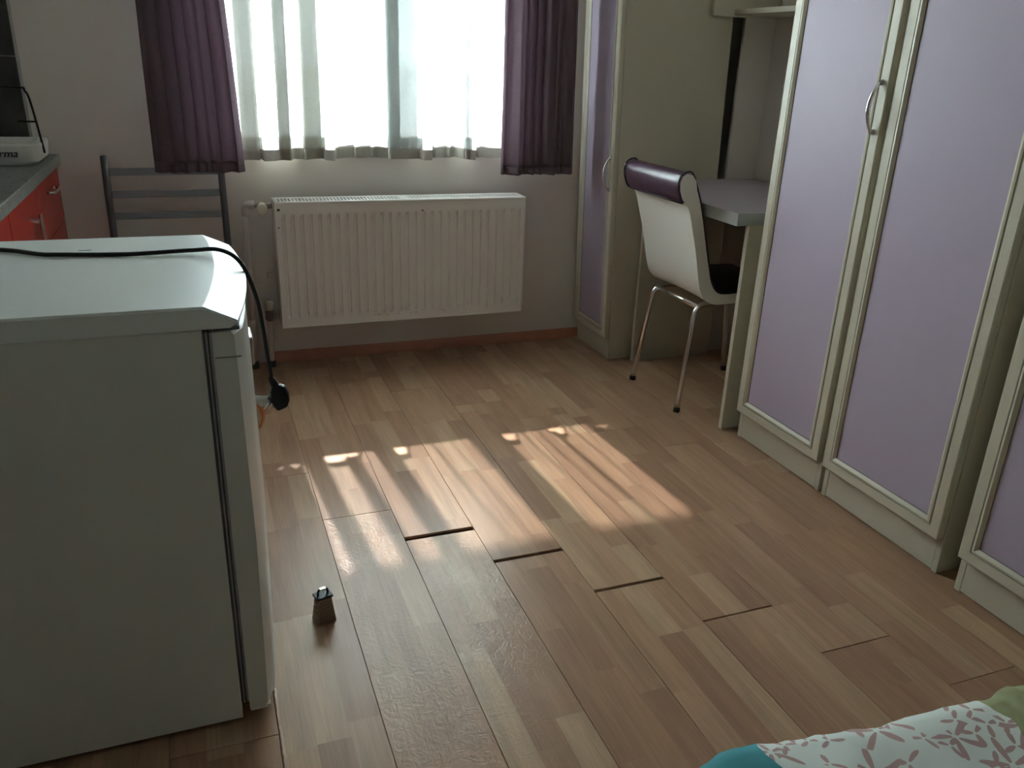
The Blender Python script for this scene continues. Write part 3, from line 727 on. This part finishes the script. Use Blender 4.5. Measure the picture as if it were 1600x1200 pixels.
# ------------------------------------------------------------------ kitchen counter
kx = -0.457
kc = thing('kitchen_base_cabinet', 'red gloss kitchen base cabinets in the corner below the counter', 'cabinet', (XL+0.002, 1.98, 0))
ox, oy = XL+0.002, 1.98
KB = lambda x0, x1, y0, y1, z0, z1, b=0.0: box(x0-ox, x1-ox, y0-oy, y1-oy, z0, z1, bev=b)
obj('carcass', KB(XL+0.004, kx-0.02, 1.982, YW-0.003, 0.09, 0.812), 'carcass', kc)
obj('plinth', KB(XL+0.05, kx-0.06, 1.982, YW-0.003, 0.0, 0.09), 'carcass', kc)
for y0, y1, z0, z1 in ((2.90, 3.394, 0.625, 0.806), (2.90, 3.394, 0.365, 0.621), (2.90, 3.394, 0.10, 0.361)):
    dr = obj('drawer_front', KB(kx-0.019, kx, y0, y1, z0, z1, 0.002), 'red', kc)
    obj('handle', tube(bmesh.new(), smoothpath([(kx-ox, (y0+y1)/2-0.065-oy, z1-0.045), (kx+0.022-ox, (y0+y1)/2-0.055-oy, z1-0.045), (kx+0.022-ox, (y0+y1)/2+0.055-oy, z1-0.045), (kx-ox, (y0+y1)/2+0.065-oy, z1-0.045)], 4), 0.005, 8), 'chrome', dr, True)
for y0, y1, hy in ((2.44, 2.896, 2.79), (1.984, 2.436, 2.06)):
    dr = obj('door', KB(kx-0.019, kx, y0, y1, 0.10, 0.806, 0.002), 'red', kc)
    obj('handle', KB(kx+0.014, kx+0.022, hy-0.012, hy+0.012, 0.60, 0.745, 0.003), 'chrome', dr)
    for z in (0.62, 0.725):
        obj('handle_post', KB(kx-0.001, kx+0.015, hy-0.006, hy+0.006, z-0.006, z+0.006), 'chrome', dr)
wt = tag(obj('kitchen_worktop', KB(XL+0.002, kx+0.014, 1.98, YW-0.002, 0.814, 0.850, 0.003), 'granite', None), 'speckled grey worktop over the red cabinets', 'worktop')
wt.location = (ox, oy, 0)
ts = struct('wall_tiles', box(XL+0.002, -0.517, YW-0.004, YW, 0.851, 1.80), 'grout', label='dark stone backsplash tiles above the counter')
for z0 in (0.853, 1.173, 1.493):
    for x0, x1 in ((-0.826, -0.526), (XL+0.004, -0.829)):
        obj('tile', box(x0, x1, YW-0.011, YW-0.0035, z0, min(z0+0.317, 1.798), bev=0.0015), 'tile', ts)

# white tray with black wire rack
dr_ = thing('dish_rack', 'white plastic tray with black wire rack on the kitchen counter', 'dish rack', (-0.64, 3.17, 0.851))
bm = bmesh.new()
def rrect(x0, x1, y0, y1, r, z, n=5):
    pts = []
    for qx, qy, a0 in ((x1-r, y1-r, 0), (x0+r, y1-r, 90), (x0+r, y0+r, 180), (x1-r, y0+r, 270)):
        for i in range(n+1):
            a = math.radians(a0+90*i/n); pts.append((qx+r*math.cos(a), qy+r*math.sin(a), z))
    return pts
lo = [rrect(-0.165, 0.165, -0.10, 0.13, 0.03, 0.0), rrect(-0.18, 0.18, -0.11, 0.14, 0.035, 0.012), rrect(-0.185, 0.185, -0.115, 0.145, 0.035, 0.060), rrect(-0.18, 0.18, -0.11, 0.14, 0.032, 0.066), rrect(-0.160, 0.160, -0.09, 0.12, 0.028, 0.066), rrect(-0.155, 0.155, -0.085, 0.115, 0.028, 0.030)]
LV = [[bm.verts.new(p) for p in l] for l in lo]
for a, b_ in zip(LV[:-1], LV[1:]):
    for k in range(len(a)): bm.faces.new((a[k], a[(k+1) % len(a)], b_[(k+1) % len(a)], b_[k]))
bm.faces.new(LV[0][::-1]); bm.faces.new(LV[-1])
tr_ = soft(obj('tray', bm, 'trayw', dr_), 40)
for yq in (-0.02,):
    obj('wire_hoop', tube(bmesh.new(), smoothpath([(-0.178, yq, 0.05), (-0.172, yq, 0.18), (-0.160, yq, 0.222), (-0.13, yq, 0.232), (0.13, yq, 0.232), (0.160, yq, 0.222), (0.172, yq, 0.18), (0.188, yq, 0.03)], 5), 0.0034, 8), 'black', dr_, True)
obj('wire_rail', tube(bmesh.new(), [(0.125, -0.02, 0.128), (0.176, -0.02, 0.128)], 0.003, 8), 'black', dr_, True)
tcu = bpy.data.curves.new('lettering', 'FONT'); tcu.body = 'karma'; tcu.size = 0.034; tcu.extrude = 0.0006; tcu.shear = 0.25; tcu.align_x = 'RIGHT'
to = bpy.data.objects.new('tmp', tcu); C.objects.link(to)
me = bpy.data.meshes.new_from_object(to.evaluated_get(bpy.context.evaluated_depsgraph_get())); bpy.data.objects.remove(to)
me.materials.append(M['black'])
lt = bpy.data.objects.new('lettering', me); C.objects.link(lt); lt.parent = dr_
lt.location = (0.125, -0.1155, 0.027); lt.rotation_euler = (math.radians(90), 0, 0)

# ------------------------------------------------------------------ small fridge
FYn, FYf, FT = 1.338, 1.918, 0.840
fr = thing('mini_fridge', 'white under-counter fridge with worktop lid, seen from its side', 'fridge', (-0.26, (FYn+FYf)/2, 0))
ox, oy = -0.26, (FYn+FYf)/2
FB = lambda x0, x1, y0, y1, z0, z1, b=0.0: box(x0-ox, x1-ox, y0-oy, y1-oy, z0, z1, bev=b)
hw = (FYf-FYn)/2
obj('body', FB(-0.53, -0.013, FYn+0.002, FYf-0.002, 0.012, 0.802, 0.002), 'fridge', fr)
for x in (-0.48, -0.05):
    for y in (FYn+0.05, FYf-0.05):
        obj('foot', tube(bmesh.new(), [(x-ox, y-oy, 0), (x-ox, y-oy, 0.014)], 0.02, 12), 'black', fr)
# lid: flat top, sloping curved nose towards the room
bm = bmesh.new(); N = 16; rows = []
for i in range(N+1):
    s = -1+2*i/N; y = s*hw
    xi = 0.000 + 0.021*(1-s*s) + 0.006*s; xo = 0.050 + 0.024*(1-s*s) + 0.008*s
    rows.append([bm.verts.new((x-ox, y, z)) for x, z in ((-0.545, 0.802), (-0.545, FT), (xi-0.004, FT), (xi, FT-0.0008), (xi+0.004, FT-0.003), (xo-0.002, FT-0.024), (xo, FT-0.026), (xo, FT-0.030), (xo-0.012, 0.802))])
for a, b_ in zip(rows[:-1], rows[1:]):
    for k in range(len(a)): bm.faces.new((a[k], a[(k+1) % len(a)], b_[(k+1) % len(a)], b_[k]))
bm.faces.new(rows[0][::-1]); bm.faces.new(rows[-1])
bmesh.ops.recalc_face_normals(bm, faces=bm.faces[:])
ends = [e for e in bm.edges if len(e.link_faces) == 2 and (len(e.link_faces[0].verts) > 5) != (len(e.link_faces[1].verts) > 5)]
bmesh.ops.bevel(bm, geom=ends, offset=0.0035, segments=2, affect='EDGES')
soft(obj('lid', bm, 'fridgetop', fr), 22)
obj('scratch', FB(-0.228, -0.205, 1.795, 1.799, FT-0.0004, FT+0.0004), 'slotdark', fr)
# gasket: folded rubber between body and door
for x0, x1, mt_, ins in ((-0.013, -0.009, 'gasket', 0.010), (-0.009, -0.006, 'gasketlight', 0.006), (-0.006, -0.003, 'gasket', 0.010), (-0.003, 0.001, 'gasketlight', 0.006)):
    obj('gasket', FB(x0, x1, FYn+ins, FYf-ins, 0.045, 0.795, 0.0008), mt_, fr)
# door, slightly convex front
bm = bmesh.new(); rows = []
zl = [0.030, 0.036, 0.10, 0.4, 0.70, 0.790, 0.796]
for i in range(N+1):
    s = -1+2*i/N; y = s*(hw-0.004)
    edge = max(0, (abs(s)-0.955)/0.045)**2*0.010
    row = []
    for q, z in enumerate(zl):
        lift = 0.006*math.sin(math.pi*(z-0.03)/0.766)
        row.append(bm.verts.new((0.045+0.022*(1-s*s)-edge+lift-(0.005 if q in (0, len(zl)-1) else 0)-ox, y, z)))
    rows.append(row)
bk = [[bm.verts.new((0.001-ox, r[q].co.y, zl[q])) for q in range(len(zl))] for r in rows]
for A in (rows, bk):
    for a, b_ in zip(A[:-1], A[1:]):
        for k in range(len(zl)-1): bm.faces.new((a[k], a[k+1], b_[k+1], b_[k]))
for k in (0, -1):
    for i in range(N): bm.faces.new((rows[i][k], rows[i+1][k], bk[i+1][k], bk[i][k]))
for i in (0, -1):
    for k in range(len(zl)-1): bm.faces.new((rows[i][k], rows[i][k+1], bk[i][k+1], bk[i][k]))
dr = soft(obj('door', bm, 'fridge', fr), 30)
obj('seam', FB(0.003, 0.044, FYn+0.0032, FYn+0.006, 0.752, 0.7535), 'gasket', dr)
obj('bottom_trim', FB(0.002, 0.040, FYn+0.005, FYf-0.005, 0.022, 0.030, 0.001), 'trayw', dr)
obj('hinge', FB(0.005, 0.045, FYn+0.012, FYn+0.05, 0.796, 0.802), 'gasket', dr)
obj('door_badge', FB(0.066, 0.074, 1.55, 1.62, 0.660, 0.715, 0.002), 'chrome', dr)
# paper tag stuck to the door front
tg = thing('paper_tag', 'small white paper tag with orange strip sticking out of the fridge door', 'tag', (0.072, 1.675, 0.50))
bm = bmesh.new(); prev = None
for i in range(7):
    t = i/6; x = -0.006+0.042*t; row = [bm.verts.new((x, -0.004*math.sin(t*3), 0.024-0.004*t)), bm.verts.new((x, -0.004*math.sin(t*3)+0.002, 0.049-0.006*t))]
    if prev: bm.faces.new((prev[0], row[0], row[1], prev[1]))
    prev = row
o = obj('paper_strip', bm, 'paper', tg, True); solidify(o, 0.0005)
bm = bmesh.new(); prev = None
for i in range(9):
    t = i/8; z = 0.028-0.055*t; xq = 0.006+0.009*math.sin(t*math.pi)
    row = [bm.verts.new((xq-0.003, -0.005, z)), bm.verts.new((xq+0.0055-0.003*t, -0.002, z))]
    if prev: bm.faces.new((prev[0], row[0], row[1], prev[1]))
    prev = row
o = obj('orange_strip', bm, 'orange', tg, True); solidify(o, 0.0006); o['label'] = 'orange strip'

# power cord with plug, laid over the lid
pc = thing('power_cord', 'black power cord with plug lying over the fridge and hanging down its front', 'cord', (0.0, 1.70, FT))
zt = FT+0.0045
cp = [(-0.56, 1.80, 0.30), (-0.562, 1.80, 0.55), (-0.556, 1.80, 0.80), (-0.54, 1.80, zt+0.006), (-0.47, 1.815, zt), (-0.364, 1.812, zt), (-0.292, 1.760, zt), (-0.258, 1.748, zt), (-0.134, 1.727, zt), (-0.019, 1.721, zt+0.004), (0.033, 1.690, zt+0.009), (0.068, 1.665, zt-0.012), (0.091, 1.660, 0.768), (0.100, 1.660, 0.701), (0.105, 1.660, 0.632), (0.110, 1.660, 0.585)]
obj('cable', tube(bmesh.new(), [(p.x, p.y-1.70, p.z-FT) for p in smoothpath(cp, 6)], 0.0042, 8), 'black', pc, True)
pa, pbv = Vector((0.107, 1.660, 0.592)), Vector((0.118, 1.655, 0.560))
axis = Vector((0.35, -0.05, -0.94)).normalized()
L0 = Vector((0, 1.70, FT))
def rel(v): return v - L0
obj('strain_relief', tube(bmesh.new(), [rel(pa), rel(pa+axis*0.012), rel(pa+axis*0.026)], [0.0055, 0.0075, 0.0088], 10), 'black', pc, True)
# plug body: flattened block with chamfered corners
bm = bmesh.new()
secs = []
for d, ww, tt, off in ((0.022, 0.009, 0.008, 0), (0.030, 0.017, 0.012, 0.001), (0.046, 0.020, 0.017, 0.000), (0.060, 0.019, 0.018, -0.003), (0.070, 0.013, 0.016, -0.006)):
    c0 = rel(pa + axis*d); ux = Vector((0.94, 0, 0.35)); uy = Vector((0, 1, 0))
    secs.append([bm.verts.new(c0 + ux*(ww*math.copysign(abs(math.cos(a))**0.6, math.cos(a))+off) + uy*tt*math.copysign(abs(math.sin(a))**0.6, math.sin(a))) for a in [2*math.pi*(k+0.5)/12 for k in range(12)]])
for a, b_ in zip(secs[:-1], secs[1:]):
    for k in range(12): bm.faces.new((a[k], a[(k+1) % 12], b_[(k+1) % 12], b_[k]))
bm.faces.new(secs[0]); bm.faces.new(secs[-1])
pg = soft(obj('plug', bm, 'black', pc), 30)
pdir = Vector((-0.72, -0.12, -0.68)).normalized()
base = pa + axis*0.056 + Vector((-0.013, 0, 0))
obj('plug_face', tube(bmesh.new(), [rel(base), rel(base+pdir*0.008)], [0.0165, 0.0155], 14), 'black', pg, False)
for s in (-1, 1):
    q = base + pdir*0.007 + Vector((0.5*s*0.0115, s*0.0115*0.75, -s*0.0115*0.4))
    obj('pin', tube(bmesh.new(), [rel(q), rel(q+pdir*0.017), rel(q+pdir*0.019)], [0.0024, 0.0024, 0.0012], 8), 'chrome', pg, True)
obj('earth_clip', tube(bmesh.new(), [rel(base+pdir*0.0085+Vector((0.006, -0.012, 0))), rel(base+pdir*0.0085+Vector((0.0, 0.012, 0.003)))], 0.002, 6), 'chrome', pg, True)

# ------------------------------------------------------------------ tiny box grater on the floor
gt = thing('box_grater', 'tiny steel box grater standing on the floor beside the fridge', 'grater', (0.182, 1.612, 0), math.radians(14))
b0, b1, hh = 0.0225, 0.0155, 0.066
bm = bmesh.new()
qa = [bm.verts.new((x*b0, y*b0*0.8, 0.001)) for x, y in ((-1,-1),(1,-1),(1,1),(-1,1))]; qb = [bm.verts.new((x*b1, y*b1*0.8, hh)) for x, y in ((-1,-1),(1,-1),(1,1),(-1,1))]
for k in range(4): bm.faces.new((qa[k], qa[(k+1) % 4], qb[(k+1) % 4], qb[k]))
bmesh.ops.bevel(bm, geom=[e for e in bm.edges if abs(e.verts[0].co.z-e.verts[1].co.z) > 0.01], offset=0.002, segments=2, affect='EDGES')
o = obj('grating_body', bm, 'gratersteel', gt); solidify(o, 0.0008)
hole = bmesh.new(); tee = bmesh.new()
for r_ in range(8):
    for c_ in range(5):
        t = (r_+0.9)/9.4; z = hh*t; hwid = b0+(b1-b0)*t
        x = (-0.72+1.44*(c_+0.5*(r_ % 2)*0.6)/4.3)*hwid; y = -(hwid*0.8)-0.0004
        tube(hole, [(x, y+0.0005, z), (x, y-0.0003, z)], 0.0017, 8)
        tube(tee, [(x-0.0014, y, z+0.0006), (x, y-0.0011, z+0.0015), (x+0.0014, y, z+0.0006)], 0.0005, 5)
for t in (0.2, 0.42, 0.64, 0.85):
    z = hh*t; hwid = b0+(b1-b0)*t
    bx(hole, -hwid-0.0011, -hwid+0.0002, -hwid*0.5, hwid*0.5, z-0.0016, z+0.0016)
    bx(tee, -hwid-0.0024, -hwid, -hwid*0.52, hwid*0.52, z+0.0016, z+0.0024)
o = obj('punched_holes', hole, 'darkhole', gt); o['kind'] = 'stuff'
o = obj('grating_teeth', tee, 'gratersteel', gt); o['kind'] = 'stuff'
bm = bmesh.new(); bx(bm, -b1-0.004, b1+0.004, -b1*0.8-0.002, b1*0.8+0.002, hh-0.002, hh+0.004, 0.001)
obj('collar', bm, 'black', gt)
hd = obj('grip', tube(bmesh.new(), smoothpath([(-b1*0.75, 0, hh+0.003), (-b1*0.7, 0, hh+0.013), (-b1*0.45, 0, hh+0.017), (b1*0.45, 0, hh+0.017), (b1*0.7, 0, hh+0.013), (b1*0.75, 0, hh+0.003)], 4), 0.0028, 8), 'black', gt, True)
obj('grip_plate', box(-b1*0.5, b1*0.5, -0.0045, 0.0045, hh+0.0165, hh+0.0200, bev=0.001), 'steel', gt)

# ------------------------------------------------------------------ bed in the near right corner
bd = thing('bed', 'low bed in the near right corner', 'bed', (1.20, -0.4, 0))
obj('base', box(-0.74, 0.70, -1.35, 0.90, 0.10, 0.28, bev=0.01), 'bedbase', bd)
for x in (-0.7, 0.66):
    for y in (-1.3, 0.85):
        obj('leg', tube(bmesh.new(), [(x, y, 0), (x, y, 0.11)], 0.02, 10), 'black', bd)
obj('mattress', box(-0.75, 0.71, -1.36, 0.91, 0.28, 0.435, bev=0.03, seg=3), 'sheet', bd)
def quilt():
    bm = bmesh.new(); nx, ny = 110, 90; rows = []
    x0, x1, y0, y1 = 0.34, 1.93, -1.3, 0.62
    for i in range(nx+1):
        row = []
        for j in range(ny+1):
            u, v = i/nx, j/ny
            v = v**0.55
            x = x0+(x1-x0)*u; y = y0+(y1-y0)*v
            ed = 0.583 - 0.085*(x-0.44) + 0.018*mnoise.noise(Vector((x*9, 0, 2))) + 0.010*mnoise.noise(Vector((x*25, 3, 2)))
            wr = 0.016*mnoise.noise(Vector((x*7+y*5, y*4, 1))) + 0.009*mnoise.noise(Vector((x*19-y*7, y*9, 5)))
            wr += 0.018*(0.5-abs(mnoise.noise(Vector((x*6+1.5*y, y*2.0, 9)))))
            yy = y0 + (ed - y0)*min(1, v*1.06)
            over = max(0, v*1.06-1)/0.06
            z = 0.490 + wr - 0.22*over**1.2
            yy += 0.03*math.sin(min(1, over)*math.pi*0.5)
            # rounded shoulder
            sh = max(0, 1-(ed-yy)/0.05) if over == 0 else 1
            z -= 0.006*sh*sh
            z -= max(0, 0.445-x)**1.1*2.6      # hangs over the end of the mattress
            row.append(bm.verts.new((x, yy, z)))
        rows.append(row)
    for i in range(nx):
        for j in range(ny): bm.faces.new((rows[i][j], rows[i][j+1], rows[i+1][j+1], rows[i+1][j]))
    return bm
q = tag(obj('quilt', quilt(), 'duvet', None, True), 'crumpled white quilt with teal and green leafy print on the bed', 'quilt')
solidify(q, 0.012)
